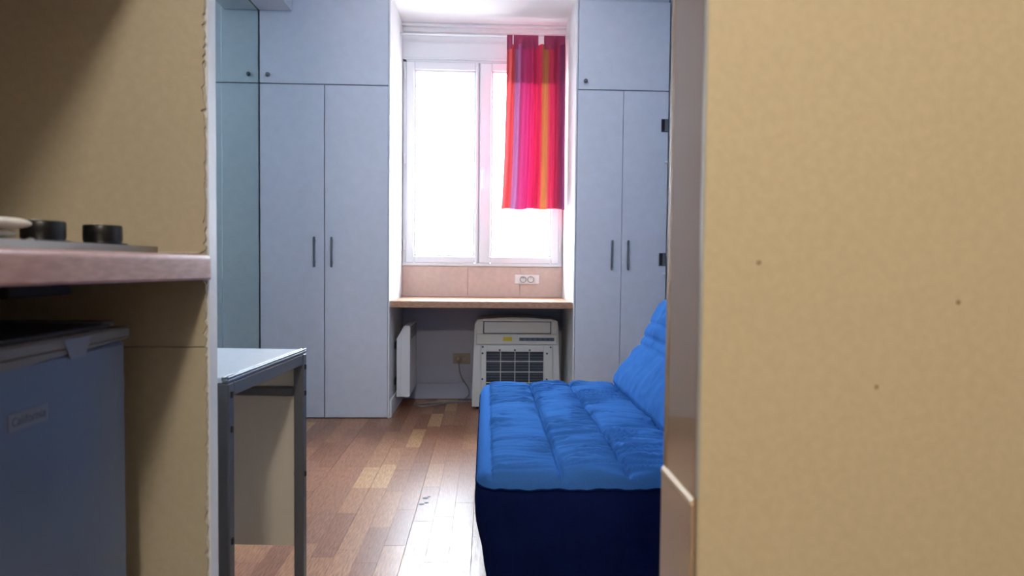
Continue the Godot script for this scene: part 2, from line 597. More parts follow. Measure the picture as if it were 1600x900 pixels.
func floor_strips() -> void:
	var fl := struct("floor", box(-1.45, 1.25, -0.12, -0.009, 1.0, 4.72, 0.0), M.floor_gap, "oak parquet floor of short strips running towards the window", "floor")
	struct("floor_kitchen", box(-1.25, 1.15, -0.12, 0.0, -2.4, 1.0, 0.0), M.kitchen_floor, "grey-brown kitchen floor below the camera", "floor")
	var rng := RandomNumberGenerator.new()
	rng.seed = 21
	var rest := []
	for k in 6:
		var st := mb()
		st.set_meta("n", 0)
		rest.append(st)
	var count := [0, 0, 0, 0, 0, 0]
	var shapes := {}
	var w := 0.07
	for col in 36:
		var x0 := -1.30 + col * w
		var plank := col / 3
		var d := 1.13 - fmod(absf(sin(plank * 12.9898 + 3.0) * 437.5), 0.9)
		d -= rng.randf_range(0.0, 0.3)
		while d < 4.43:
			var length: float = [0.27, 0.31, 0.36][rng.randi() % 3]
			var d1 := minf(d + length, 4.42)
			var d0 := maxf(d, 0.9)
			var tone: int = [0, 0, 1, 1, 2, 2, 3, 4, 4, 5, 0, 1][rng.randi() % 12]
			d += length
			if d1 - d0 < 0.02:
				continue
			var gap := 0.0009 if col % 3 == 0 else 0.00025
			var seen := x0 + w > -1.0 and x0 < 0.1 and d1 > 1.85 and (d0 < 3.9 or (x0 > -0.64 and x0 < 0.1))
			var drop := rng.randf_range(0.0, 0.0004)
			if seen:
				var key := "%.3f %.4f" % [d1 - d0, gap]
				if not key in shapes:
					var s := mb()
					var half := (d1 - d0) / 2.0
					bx(s, -w / 2.0 + gap, w / 2.0, -0.009, 0.0, -half + 0.0004, half, 0.0004)
					shapes[key] = done(s)
				var o := part(fl, "strip", shapes[key], M["oak%d" % tone])
				o.position = V(x0 + w / 2.0, -drop, (d0 + d1) / 2.0)
			else:
				bx(rest[tone], x0 + gap, x0 + w, -0.009, -drop, d0 + 0.0006, d1, 0.0009)
				count[tone] += 1
	for k in 6:
		if count[k]:
			part(fl, "strip_field", done(rest[k]), M["oak%d" % k]).set_meta("kind", "stuff")
	for q in [[-0.236, 2.47, 0.011], [-0.218, 2.485, 0.009], [-0.226, 2.535, 0.013], [-0.214, 2.55, 0.007]]:
		var st := mb(true)
		lathe(st, [Vector2(q[2], 0), Vector2(q[2] * 0.8, 0.0006), Vector2(0, 0.0008)], V(q[0], -0.0001, q[1]), Vector3.UP, 10)
		part(fl, "stain", done(st), M.stain)


func bar_handle(door: MeshInstance3D, x: float) -> void:
	var st := mb()
	bx(st, x - 0.006, x + 0.006, 0.873, 1.046, 3.832, 3.842, 0.003)
	for y in [0.895, 1.018]:
		bx(st, x - 0.005, x + 0.005, y, y + 0.010, 3.840, 3.8515, 0.001)
	part(door, "handle", done(st), M.handle_metal)


func knob(door: MeshInstance3D, x: float, y: float) -> void:
	var st := mb(true)
	lathe(st, [Vector2(0.006, 0), Vector2(0.006, 0.008), Vector2(0.012, 0.013), Vector2(0.012, 0.019), Vector2(0.009, 0.023), Vector2(0, 0.024)], V(x, y, 3.8505), Vector3(0, 0, 1), 20)
	part(door, "knob", done(st), M.handle_metal)


func wardrobes() -> void:
	# D: door fronts at 3.850, carcass from 3.869
	for side in [["left", -1.292, -0.568, [-0.9305, -0.9250], [-0.983, -0.885], -1.241], ["right", 0.516, 1.046, [0.7808, 0.7832], [0.727, 0.821], 0.559]]:
		var x0: float = side[1]
		var x1: float = side[2]
		var left: bool = side[0] == "left"
		var f0 := x0 if left else 0.515
		var f1 := -0.567 if left else x1
		var lab := "tall white built-in wardrobe with two plain doors, between mirror panels and window niche" if left else "tall white built-in wardrobe with two plain doors, behind the blue sofa"
		var t := thing("wardrobe", lab, "wardrobe", V((x0 + x1) / 2.0, 0, 4.14), "built-in wardrobes beside the window")
		part(t, "body", join([box(x0, x0 + 0.018, 0.0, 1.908, 3.871, 4.425), box(x1 - 0.018, x1, 0.0, 1.908, 3.871, 4.425), box(x0 + 0.018, x1 - 0.018, 1.89, 1.908, 3.871, 4.425), box(x0 + 0.018, x1 - 0.018, 0.0, 0.06, 3.871, 4.425), box(x0 + 0.018, x1 - 0.018, 0.06, 1.89, 4.41, 4.425),
			box(side[3][0] - 0.02, side[3][1] + 0.02, 0.06, 1.89, 3.873, 3.89)]), M.melamine)
		var a := part(t, "door", box(f0 + 0.002, side[3][0], 0.006, 1.906, 3.851, 3.869, 0.0012), M.melamine)
		bar_handle(a, side[4][0])
		var b := part(t, "door", box(side[3][1], f1 - 0.001, 0.006, 1.906, 3.851, 3.869, 0.0012), M.melamine)
		bar_handle(b, side[4][1])
		if not left:
			for y in [1.712, 0.937]:
				part(b, "catch_plate", box(1.004, 1.044, y - 0.038, y + 0.038, 3.8485, 3.852, 0.001), M.handle_metal)
				part(b, "catch_slot", box(1.008, 1.024, y - 0.034, y + 0.034, 3.8475, 3.849, 0.0), M.black_rubber)
			for y in [1.499, 0.852]:
				var st := mb(true)
				lathe(st, [Vector2(0.008, 0), Vector2(0.008, 0.012), Vector2(0.006, 0.016), Vector2(0, 0.017)], V(1.036, y, 3.8515), Vector3(0, 0, 1), 14)
				part(b, "stud", done(st), M.lamp_metal)
		var c := thing("top_cupboard", "white cupboard with one wide flap door above the wardrobe left of the window" if left else "white cupboard with one wide flap door above the wardrobe right of the curtain", "cupboard", V((x0 + x1) / 2.0, 1.91, 4.14), "cupboards above the wardrobes")
		part(c, "body", join([box(x0, x0 + 0.018, 1.911, 2.417, 3.871, 4.425), box(x1 - 0.018, x1, 1.911, 2.417, 3.871, 4.425), box(x0 + 0.018, x1 - 0.018, 2.40, 2.417, 3.871, 4.425), box(x0 + 0.018, x1 - 0.018, 1.911, 1.928, 3.871, 4.425), box(x0 + 0.018, x1 - 0.018, 1.928, 2.40, 4.41, 4.425)]), M.melamine)
		var fd := part(c, "flap_door", box(f0 + 0.002, f1 - 0.001, 1.912, 2.415, 3.851, 3.869, 0.0012), M.melamine)
		knob(fd, side[5], 1.955)
		part(c, "filler_strip", box(x0, x1, 2.420, 2.450, 3.885, 3.905, 0.001), M.melamine)


func mirrors() -> void:
	var d := [2.55, 3.316, 3.849]
	var labs := ["tall mirror panel on the side wall, farther from the wardrobe, mostly behind the partition", "tall greenish mirror panel on the side wall touching the wardrobe"]
	for k in 2:
		var t := thing("mirror_panel", labs[k], "mirror", V(-1.30, 0.0, (d[k] + d[k + 1]) / 2.0), "mirror panels on the side wall")
		part(t, "mirror_glass", box(-1.2985, -1.294, 0.004, 2.449, d[k] + 0.001, d[k + 1] - 0.0005, 0.001), M.mirror)
		part(t, "backing", box(-1.304, -1.2985, 0.0, 2.449, d[k], d[k + 1], 0.0), M.mirror_edge)


func niche() -> void:
	var st := mb()
	bx(st, -0.5565, 0.5045, 0.644, 0.681, 3.868, 4.428, 0.003)
	var s := thing("desk_shelf", "pale wood shelf used as a desk across the window niche", "shelf", V(-0.03, 0.64, 4.15))
	part(s, "board", done(st), M.shelf_wood)
	part(s, "edge_strip", box(-0.5565, 0.5045, 0.6435, 0.6815, 3.8655, 3.8685, 0.001), M.shelf_wood)
	double_socket("wall_socket", "white double wall socket in the tiled strip below the window", 0.187, 0.350, 0.769, 0.832, 4.417, M.socket_white)
	double_socket("wall_socket", "old dull double wall socket low down beside the air conditioner", -0.218, -0.105, 0.236, 0.303, 4.4283, M.socket_old)


func double_socket(called: String, label: String, x0: float, x1: float, h0: float, h1: float, d: float, m: Material) -> void:
	var t := thing(called, label, "socket", V((x0 + x1) / 2.0, h0, d))
	part(t, "plate", box(x0, x1, h0, h1, d - 0.010, d, 0.003), m)
	var yc := (h0 + h1) / 2.0
	for k in 2:
		var xc := lerpf(x0, x1, 0.345 + 0.31 * k)
		var st := mb(true)
		lathe(st, [Vector2(0.022, 0.0), Vector2(0.0215, 0.0065), Vector2(0.0185, 0.0065), Vector2(0.018, -0.002), Vector2(0, -0.002)], V(xc, yc, d - 0.0105), Vector3(0, 0, 1), 24)
		var o := part(t, "outlet", done(st), m if m == M.socket_old else M.recess_shade)
		var hole := mb(true)
		for sx in [-0.0095, 0.0095]:
			lathe(hole, [Vector2(0.003, 0), Vector2(0.0028, 0.0006), Vector2(0, 0.0008)], V(xc + sx, yc, d - 0.0084), Vector3(0, 0, 1), 10)
		part(o, "pin_hole", done(hole), M.black_rubber)
		var pin := mb(true)
		lathe(pin, [Vector2(0.0026, 0), Vector2(0.0026, 0.009), Vector2(0, 0.010)], V(xc, yc + 0.011, d - 0.0086), Vector3(0, 0, 1), 10)
		part(o, "earth_pin", done(pin), M.handle_metal)


# ------------------------------------------------------------------ sofa
func fbm(n: FastNoiseLite, x: float, y: float) -> float:
	return n.get_noise_2d(x, y)


func sofa() -> void:
	var t := thing("sofa_bed", "blue quilted sofa bed with a loose cover and leaning backrest", "sofa", V(0.4, 0, 2.3))
	var n1 := FastNoiseLite.new()
	n1.seed = 5
	n1.frequency = 1.0
	n1.fractal_octaves = 2
	var n2 := FastNoiseLite.new()
	n2.seed = 9
	n2.frequency = 1.0
	n2.fractal_octaves = 2
	var x0 := -0.022
	var x1 := 0.60
	var d0 := 1.652
	var d1 := 2.945
	var seams := [x0, 0.018, 0.195, 0.369, 0.570, 0.62]
	var plan := func(u: float, v: float) -> Vector2:
		# rounded-corner plan: near-left and far-left corners
		var x := lerpf(x0, x1, u)
		var d := lerpf(d0, d1, v)
		var r := 0.075
		for far in [false, true]:
			var a := (x0 + r - x) / r
			var b := (d - (d1 - r)) / r if far else (d0 + r - d) / r
			if a > 0.0 and b > 0.0:
				var aa := a * sqrt(maxf(0.0, 1.0 - b * b / 2.0))
				var bb := b * sqrt(maxf(0.0, 1.0 - a * a / 2.0))
				x = x0 + r - aa * r
				d = (d1 - r + bb * r) if far else (d0 + r - bb * r)
		return Vector2(x, d)
	var height := func(x: float, d: float, u: float, v: float) -> float:
		var h := 0.366
		for k in seams.size() - 1:
			if x >= seams[k] and x <= seams[k + 1]:
				var s: float = (x - seams[k]) / (seams[k + 1] - seams[k])
				var fade := smoothstep(0.0, 0.02, minf(u * (x1 - x0), minf(v * (d1 - d0), (1.0 - v) * (d1 - d0))))
				h += (0.020 if k != 0 else 0.004) * pow(4.0 * s * (1.0 - s), 0.32) * fade
				if k > 0:
					# gathers: short folds across the channels, strongest beside the seams
					var near := 0.55 + 0.45 * absf(2.0 * s - 1.0)
					var w := 1.0 - absf(fbm(n1, x * 2.6 + k * 7.0, d * 17.0 + sin(x * 7.0 + k) * 0.7))
					var patch := smoothstep(-0.35, 0.35, fbm(n2, x * 3.0 + 4.0, d * 3.4 + k * 2.0))
					h += (w * w * w - 0.6) * 0.019 * near * fade * (0.25 + patch)
		for k in range(2, 5):
			h -= 0.009 * smoothstep(0.0, 0.06, minf(v, 1.0 - v) * (d1 - d0)) * exp(-pow((x - seams[k] - 0.003 * fbm(n2, 1.0 + k, d * 6.0)) / 0.0065, 2.0))
		h += fbm(n2, x * 2.2, d * 3.0) * 0.005
		# rounded edges
		var ed := minf((u) * (x1 - x0), 1.0)
		for e in [u * (x1 - x0), v * (d1 - d0), (1.0 - v) * (d1 - d0)]:
			ed = minf(ed, e)
		var r := 0.035
		if ed < r:
			var q := 1.0 - ed / r
			h -= r * (1.0 - sqrt(maxf(0.0, 1.0 - q * q))) * 0.9
		return h
	var top := sheet(170, 210, func(u: float, v: float) -> Vector3:
		# finer rows near the edges
		var uu := u * u * (3.0 - 2.0 * u) * 0.35 + u * 0.65
		var vv := v * v * (3.0 - 2.0 * v) * 0.35 + v * 0.65
		var p: Vector2 = plan.call(uu, vv)
		return V(p.x, height.call(p.x, p.y, uu, vv), p.y), V(0.3, -1.0, 2.3))
	var seat := part(t, "seat_cushion", top, M.blue_cotton)
	# corded seam along the upper edge
	var border := []
	for k in 61:
		border.append(plan.call(1.0 - k / 60.0, 0.0))
	for k in range(1, 121):
		border.append(plan.call(0.0, k / 120.0))
	for k in range(1, 41):
		border.append(plan.call(k / 40.0, 1.0))
	var cord := mb(true)
	var pts := []
	for k in border.size():
		pts.append(V(border[k].x, 0.332 + 0.0015 * sin(k * 0.5) + 0.001 * sin(k * 1.3), border[k].y))
	tube(cord, pts, 0.003, 6)
	part(seat, "piping", done(cord), M.navy_cotton)
	# skirt down to the floor, drawn in at the bottom
	var nb := border.size()
	var skirt := sheet(nb - 1, 26, func(u: float, v: float) -> Vector3:
		var k := clampi(roundi(u * (nb - 1)), 0, nb - 1)
		var p: Vector2 = border[k]
		var q: Vector2 = border[clampi(k + 1, 0, nb - 1)] - border[clampi(k - 1, 0, nb - 1)]
		var out := Vector2(-q.y, q.x).normalized()
		if out.dot(p - Vector2(0.35, 2.3)) < 0.0:
			out = -out
		var h := lerpf(0.342, 0.004, v)
		var off := -0.005 * maxf(0.0, 1.0 - v * 12.0) + 0.006 * sin(PI * minf(v * 1.6, 1.0)) - 0.045 * pow(v, 1.6) + fbm(n2, k * 0.11, v * 1.5) * 0.010 * v + fbm(n1, k * 0.3, v * 3.0) * 0.003
		p += out * off
		return V(p.x, h, p.y), V(0.35, 0.2, 2.3))
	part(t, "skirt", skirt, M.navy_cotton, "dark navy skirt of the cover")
	# backrest: leaning slab with stitched rolls along its top
	var prof := [[0.556, 0.33], [0.569, 0.376], [0.606, 0.431], [0.648, 0.484], [0.687, 0.550], [0.710, 0.585], [0.735, 0.645], [0.768, 0.703], [0.803, 0.735], [0.850, 0.752], [0.905, 0.738], [0.945, 0.700], [0.962, 0.62], [0.968, 0.40], [0.968, 0.01]]
	var stitched := [4, 5, 6]
	var cv := Curve3D.new()
	for p in prof:
		cv.add_point(Vector3(p[0], p[1], 0))
	cv.bake_interval = 0.004
	var total := cv.get_baked_length()
	var seam_at := []
	for k in stitched:
		seam_at.append(cv.get_closest_offset(Vector3(prof[k][0], prof[k][1], 0)))
	var bounds := [0.045] + seam_at + [seam_at[2] + 0.16]
	var b0 := 1.66
	var b1 := 2.965
	var back := sheet(150, 120, func(u: float, v: float) -> Vector3:
		var s := u * total
		var p := cv.sample_baked(s, true)
		var q := cv.sample_baked(minf(s + 0.03, total), true) - cv.sample_baked(maxf(s - 0.03, 0.0), true)
		var nrm := Vector3(-q.y, q.x, 0).normalized()
		var lift := 0.0
		for k in bounds.size() - 1:
			if s > bounds[k] and s < bounds[k + 1]:
				var w: float = (s - bounds[k]) / (bounds[k + 1] - bounds[k])
				lift += minf(0.022, (bounds[k + 1] - bounds[k]) * 0.26) * pow(4.0 * w * (1.0 - w), 0.42)
		var d := lerpf(b0, b1, v)
		var wr := 1.0 - absf(fbm(n1, s * 3.0 + d * 3.0, d * 5.0 - s * 5.0))
		lift += (wr * wr * wr - 0.6) * 0.008 + fbm(n2, s * 5.0, d * 4.0) * 0.006
		var e := minf(d - b0, b1 - d)
		var r := 0.05
		if e < r:
			var w := 1.0 - e / r
			lift -= r * (1.0 - sqrt(maxf(0.0, 1.0 - w * w)))
		p += nrm * lift
		return V(p.x, p.y, d), V(0.85, 0.3, 2.3))
	# ends
	var caps := []
	for d in [b0, b1]:
		var o := PackedVector2Array()
		for k in 50:
			var s := total * k / 49.0
			var p := cv.sample_baked(s, true)
			var q := cv.sample_baked(minf(s + 0.03, total), true) - cv.sample_baked(maxf(s - 0.03, 0.0), true)
			var nrm := Vector3(-q.y, q.x, 0).normalized()
			p -= nrm * 0.045
			o.append(Vector2(p.x, p.y))
		o.append(Vector2(0.62, 0.01))
		var st := mb()
		var e := -0.001 if d == b0 else 0.001
		prism(st, o, d, d - e * 20.0, func(q: Vector2, tt: float) -> Vector3: return V(q.x, q.y, tt))
		caps.append(done(st))
	part(t, "backrest", join([back] + caps), M.blue_cotton)


# ------------------------------------------------------------------ folding table in the left corner
func table() -> void:
	var c := V(-0.4535, 0.0, 1.186)   # near corner on the aisle side
	var turn := Transform3D(Basis(Vector3.UP, -0.066), c)
	# local: x to the left is negative, depth forward; length 0.41, width 0.62
	var L := 0.41
	var W := 0.62
	var r := 0.023
	var top := 0.695
	var t := thing("console_table", "small table with white top and grey square-tube metal frame", "table", c + turn.basis * V(-W / 2.0, 0, L / 2.0))
	var st := mb()
	bx(st, -W + 0.004, -0.013, top - 0.018, top - 0.001, 0.006, L - 0.004, 0.002, turn)
	part(t, "tabletop", done(st), M.table_laminate, "white laminate top")
	st = mb()
	bx(st, -0.012, 0.0, top - 0.010, top - 0.004, 0.0, L, 0.001, turn)
	bx(st, -0.003, 0.0, top - 0.004, top + 0.001, 0.0, L, 0.0012, turn)
	bx(st, -0.013, -0.010, top - 0.006, top + 0.0005, 0.0, L, 0.001, turn)
	part(t, "edge_channel", done(st), M.handle_metal)
	for k in 4:
		var x := -r if k < 2 else -W
		var d := 0.0 if k % 2 == 0 else L - r
		st = mb()
		bx(st, x, x + r, 0.004, top - 0.011, d, d + r, 0.002, turn)
		var leg := part(t, "leg", done(st), M.table_metal)
		st = mb()
		bx(st, x + 0.001, x + r - 0.001, 0.0, 0.005, d + 0.001, d + r - 0.001, 0.001, turn)
		part(leg, "foot_cap", done(st), M.black_rubber)
		if k < 2:
			for y in [0.665 - 0.010 * k, 0.603 - 0.01 * k, 0.40]:
				st = mb()
				bx(st, x - 0.003, x + r + 0.003, y - 0.008, y + 0.004, d + 0.008, d + 0.015, 0.001, turn)
				part(leg, "bolt", done(st), M.black_rubber)
	st = mb()
	bx(st, -0.018, -0.001, top - 0.036, top - 0.011, r + 0.0005, L - r - 0.0005, 0.002, turn)
	part(t, "rail", done(st), M.table_metal)
	st = mb()
	bx(st, -W + r, -r, top - 0.036, top - 0.019, 0.002, r - 0.003, 0.002, turn)
	part(t, "rail", done(st), M.table_metal)
	# far end: apron, rail and hanging panel
	st = mb()
	bx(st, -W + r, -r, 0.606, top - 0.019, L - 0.012, L - 0.006, 0.001, turn)
	part(t, "apron", done(st), M.table_panel)
	st = mb()
	bx(st, -W + r, -r, 0.584, 0.606, L - r, L - 0.002, 0.004, turn)
	part(t, "rail", done(st), M.table_metal)
	st = mb()
	bx(st, -W + r, -r, 0.224, 0.584, L - 0.014, L - 0.004, 0.001, turn)
	part(t, "end_panel", done(st), M.table_panel, "grey-beige panel closing the far end")


# ------------------------------------------------------------------ kitchen
func kitchen() -> void:
	var w := thing("worktop", "kitchen worktop with rounded reddish-brown wood-look edge over the fridge", "worktop", V(-0.77, 0.87, 0.6))
	var out := PackedVector2Array([Vector2(-1.099, 0.871), Vector2(-0.4355, 0.871), Vector2(-0.4345, 0.874)])
	for k in 7:
		var a := PI / 2.0 * k / 6.0
		out.append(Vector2(-0.4435 + 0.009 * cos(a), 0.902 + 0.009 * sin(a)))
	out.append(Vector2(-1.099, 0.911))
	var st := mb()
	prism(st, out, 0.1, 1.0675, func(q: Vector2, t: float) -> Vector3:
		# the front edge runs slightly askew
		return V(q.x - ((1.0675 - t) * 0.0345 if q.x > -0.6 else 0.0), q.y + ((1.0675 - t) * 0.008 if q.y < 0.88 else 0.0), t))
	part(w, "board", done(st), M.counter_edge)
	part(w, "sealant", box(-1.099, -0.452, 0.911, 0.9145, 1.062, 1.0678, 0.001), M.raw_edge, "pale sealant line")
	part(w, "batten", box(-0.80, -0.56, 0.853, 0.871, 0.80, 0.92, 0.002), M.black_rubber)

	var hp := thing("hot_plate", "flat steel hot plate with two black knobs on the worktop", "hot plate", V(-0.70, 0.911, 0.8))
	var plate := PackedVector2Array()
	for q in [[-0.52, 1.03, 0], [-0.90, 1.03, 1], [-0.90, 0.50, 2], [-0.52, 0.50, 3]]:
		for k in 5:
			var a: float = PI / 2.0 * (k / 4.0 + q[2])
			plate.append(Vector2(q[0] + 0.02 * cos(a), q[1] + 0.02 * sin(a)))
	st = mb()
	prism(st, plate, 0.9115, 0.9215, func(q: Vector2, t: float) -> Vector3: return V(q.x, t, q.y))
	part(hp, "base", done(st), M.steel)
	for q in [[-0.562, 0.868], [-0.540, 0.960]]:
		st = mb(true)
		lathe(st, [Vector2(0.031, 0), Vector2(0.031, 0.0025), Vector2(0.024, 0.0028), Vector2(0.0235, 0.005), Vector2(0.0245, 0.007), Vector2(0.0245, 0.025), Vector2(0.0235, 0.0275), Vector2(0, 0.0278)], V(q[0], 0.9214, q[1]), Vector3.UP, 28)
		var kn := part(hp, "knob", done(st), M.black_knob)
		part(kn, "pointer", box(q[0] - 0.002, q[0] + 0.002, 0.9488, 0.9500, q[1] - 0.021, q[1] + 0.004, 0.0004), M.socket_white)
	for q in [[-0.80, 0.62, 0.080], [-0.79, 0.88, 0.07]]:
		st = mb(true)
		lathe(st, [Vector2(q[2] + 0.008, 0), Vector2(q[2] + 0.008, 0.003), Vector2(q[2], 0.004), Vector2(q[2], 0.010), Vector2(q[2] - 0.006, 0.012), Vector2(0.02, 0.012), Vector2(0.018, 0.010), Vector2(0, 0.010)], V(q[0], 0.9214, q[1]), Vector3.UP, 40)
		part(hp, "burner", done(st), M.black_rubber)
	st = mb(true)
	lathe(st, [Vector2(0.0045, 0), Vector2(0.004, 0.003), Vector2(0, 0.004)], V(-0.530, 0.9214, 0.795), Vector3.UP, 12)
	part(hp, "screw", done(st), M.steel)

	# folded cloth lying on the front of the hot plate
	var n := FastNoiseLite.new()
	n.seed = 3
	n.frequency = 9.0
	var cl := thing("dishcloth", "folded cream dishcloth lying on the hot plate beside the black knobs", "cloth", V(-0.58, 0.922, 0.70))
	for layer in [[0.9218, 0.0125, -0.006], [0.9320, 0.0150, 0.004]]:
		var s := sheet(60, 40, func(u: float, v: float) -> Vector3:
			# a soft slab: v goes round the section, u along the width
			var a := TAU * v
			var cx := -0.591
			var hw: float = 0.083 + layer[2]
			var hh: float = layer[1] / 2.0
			var ex := signf(cos(a)) * pow(absf(cos(a)), 0.5)
			var ey := signf(sin(a)) * pow(absf(sin(a)), 0.55)
			var d := lerpf(0.50, 0.762 + layer[2] * 0.5, u)
			var e := minf(u, 1.0 - u) * 0.26
			var k := 1.0
			if e < 0.02:
				k = sqrt(maxf(0.0, 1.0 - pow(1.0 - e / 0.02, 2.0)))
			var x := cx + ex * hw * (0.93 + 0.07 * k) + n.get_noise_2d(d * 1.3, layer[0] * 50.0) * 0.006
			var y: float = layer[0] + hh + ey * hh * k * (1.0 + 0.22 * n.get_noise_2d(x * 1.4, d * 1.4))
			return V(x, maxf(y, 0.9218), d), V(-0.585, layer[0] + 0.006, 0.63))
		part(cl, "fold", s, M.cotton)

	var fr := thing("mini_fridge", "small blue-grey undercounter fridge with a silver name label", "fridge", V(-0.8, 0, 0.75))
	part(fr, "body", box(-1.06, -0.585, 0.02, 0.781, 0.50, 1.003, 0.004), M.fridge_trim)
	st = mb()
	bx(st, -0.583, -0.530, 0.06, 0.786, 0.495, 1.001, 0.009)
	var dr := part(fr, "door", done(st), M.fridge_door)
	part(fr, "top_lid", box(-1.06, -0.5275, 0.7865, 0.803, 0.492, 1.006, 0.003), M.fridge_trim)
	part(fr, "lid_strip", box(-1.05, -0.545, 0.803, 0.808, 0.50, 0.985, 0.001), M.appliance_dark)
	var wedge := mb()
	prism(wedge, PackedVector2Array([Vector2(0.494, 0.7864), Vector2(0.494, 0.766), Vector2(1.002, 0.7858), Vector2(1.002, 0.7864)]), -0.5335, -0.5284, func(q: Vector2, t: float) -> Vector3: return V(t, q.y, q.x))
	part(dr, "door_trim", done(wedge), M.fridge_trim)
	var grip := mb()
	prism(grip, PackedVector2Array([Vector2(0.848, 0.800), Vector2(0.905, 0.800), Vector2(0.893, 0.774), Vector2(0.862, 0.774)]), -0.5277, -0.5262, func(q: Vector2, t: float) -> Vector3: return V(t, q.y, q.x))
	part(dr, "grip", done(grip), M.label_silver)
	var lb := part(dr, "name_label", box(-0.5302, -0.5292, 0.7065, 0.7265, 0.754, 0.822, 0.0003), M.label_silver, "silver label with dark script")
	part(lb, "lettering", words("California", 0.0105, Transform3D(Basis(Vector3.UP, PI / 2.0), V(-0.5292, 0.7165, 0.788)), 0.056), M.label_ink)
	part(fr, "plinth", box(-1.05, -0.56, 0.0, 0.055, 0.505, 0.995, 0.003), M.appliance_dark)

	# cupboard on the wall above, just out of the picture
	var wc := thing("wall_cabinet", "wall cabinet above the worktop, out of the picture at the upper left", "cabinet", V(-0.8, 1.41, 0.65))
	part(wc, "body", box(-1.099, -0.52, 1.41, 2.15, 0.20, 1.0665, 0.002), M.melamine)
	for k in 2:
		part(wc, "door", box(-0.519, -0.501, 1.412, 2.148, 0.202 + 0.432 * k, 0.630 + 0.432 * k, 0.002), M.melamine)


func words(text: String, size: float, at: Transform3D, width: float) -> ArrayMesh:
	var tm := TextMesh.new()
	tm.text = text
	var f := SystemFont.new()
	f.font_names = PackedStringArray(["Droid Sans"])
	tm.font = f
	tm.font_size = 48
	tm.pixel_size = size / 48.0
	tm.depth = 0.0004
	var st := SurfaceTool.new()
	st.begin(Mesh.PRIMITIVE_TRIANGLES)
	var k := width / maxf(tm.get_aabb().size.x, 0.001)
	for s in tm.get_surface_count():
		st.append_from(tm, s, at * Transform3D(Basis.from_scale(Vector3(k, minf(k, 1.4), 1)), Vector3.ZERO))
	return st.commit()


# ------------------------------------------------------------------ under the shelf
func heater() -> void:
	var t := thing("wall_heater", "white electric panel heater with slanted top on the niche side wall", "heater", V(-0.5, 0.097, 4.19))
	var side := PackedVector2Array([Vector2(-0.534, 0.097), Vector2(-0.462, 0.097), Vector2(-0.456, 0.103), Vector2(-0.456, 0.520), Vector2(-0.461, 0.526), Vector2(-0.490, 0.526), Vector2(-0.534, 0.447)])
	var st := mb()
	prism(st, side, 4.012, 4.37, func(q: Vector2, tt: float) -> Vector3: return V(q.x, q.y, tt))
	part(t, "casing", done(st), M.heater_enamel)
	st = mb()
	var cap := PackedVector2Array()
	for p in side:
		cap.append(Vector2(p.x, p.y))
	prism(st, cap, 4.0, 4.0115, func(q: Vector2, tt: float) -> Vector3: return V(lerpf(-0.495, q.x, 1.01), q.y, tt))
	bx(st, -0.510, -0.507, 0.10, 0.480, 3.9985, 4.002, 0.001)
	part(t, "end_cap", done(st), M.heater_enamel)
	st = mb()
	bx(st, -0.4565, -0.4550, 0.440, 0.515, 4.03, 4.36, 0.0)
	part(t, "grille", done(st), M.heater_grille)
	for k in 6:
		part(t, "slat", box(-0.4552, -0.4515, 0.444 + k * 0.0125, 0.448 + k * 0.0125, 4.03, 4.36, 0.001), M.heater_enamel)
	for q in [[0.16, 0.20, 4.06, 4.10], [0.16, 0.20, 4.28, 4.32], [0.38, 0.42, 4.06, 4.32]]:
		part(t, "bracket", box(-0.5568, -0.5342, q[0], q[1], q[2], q[3]), M.black_rubber)


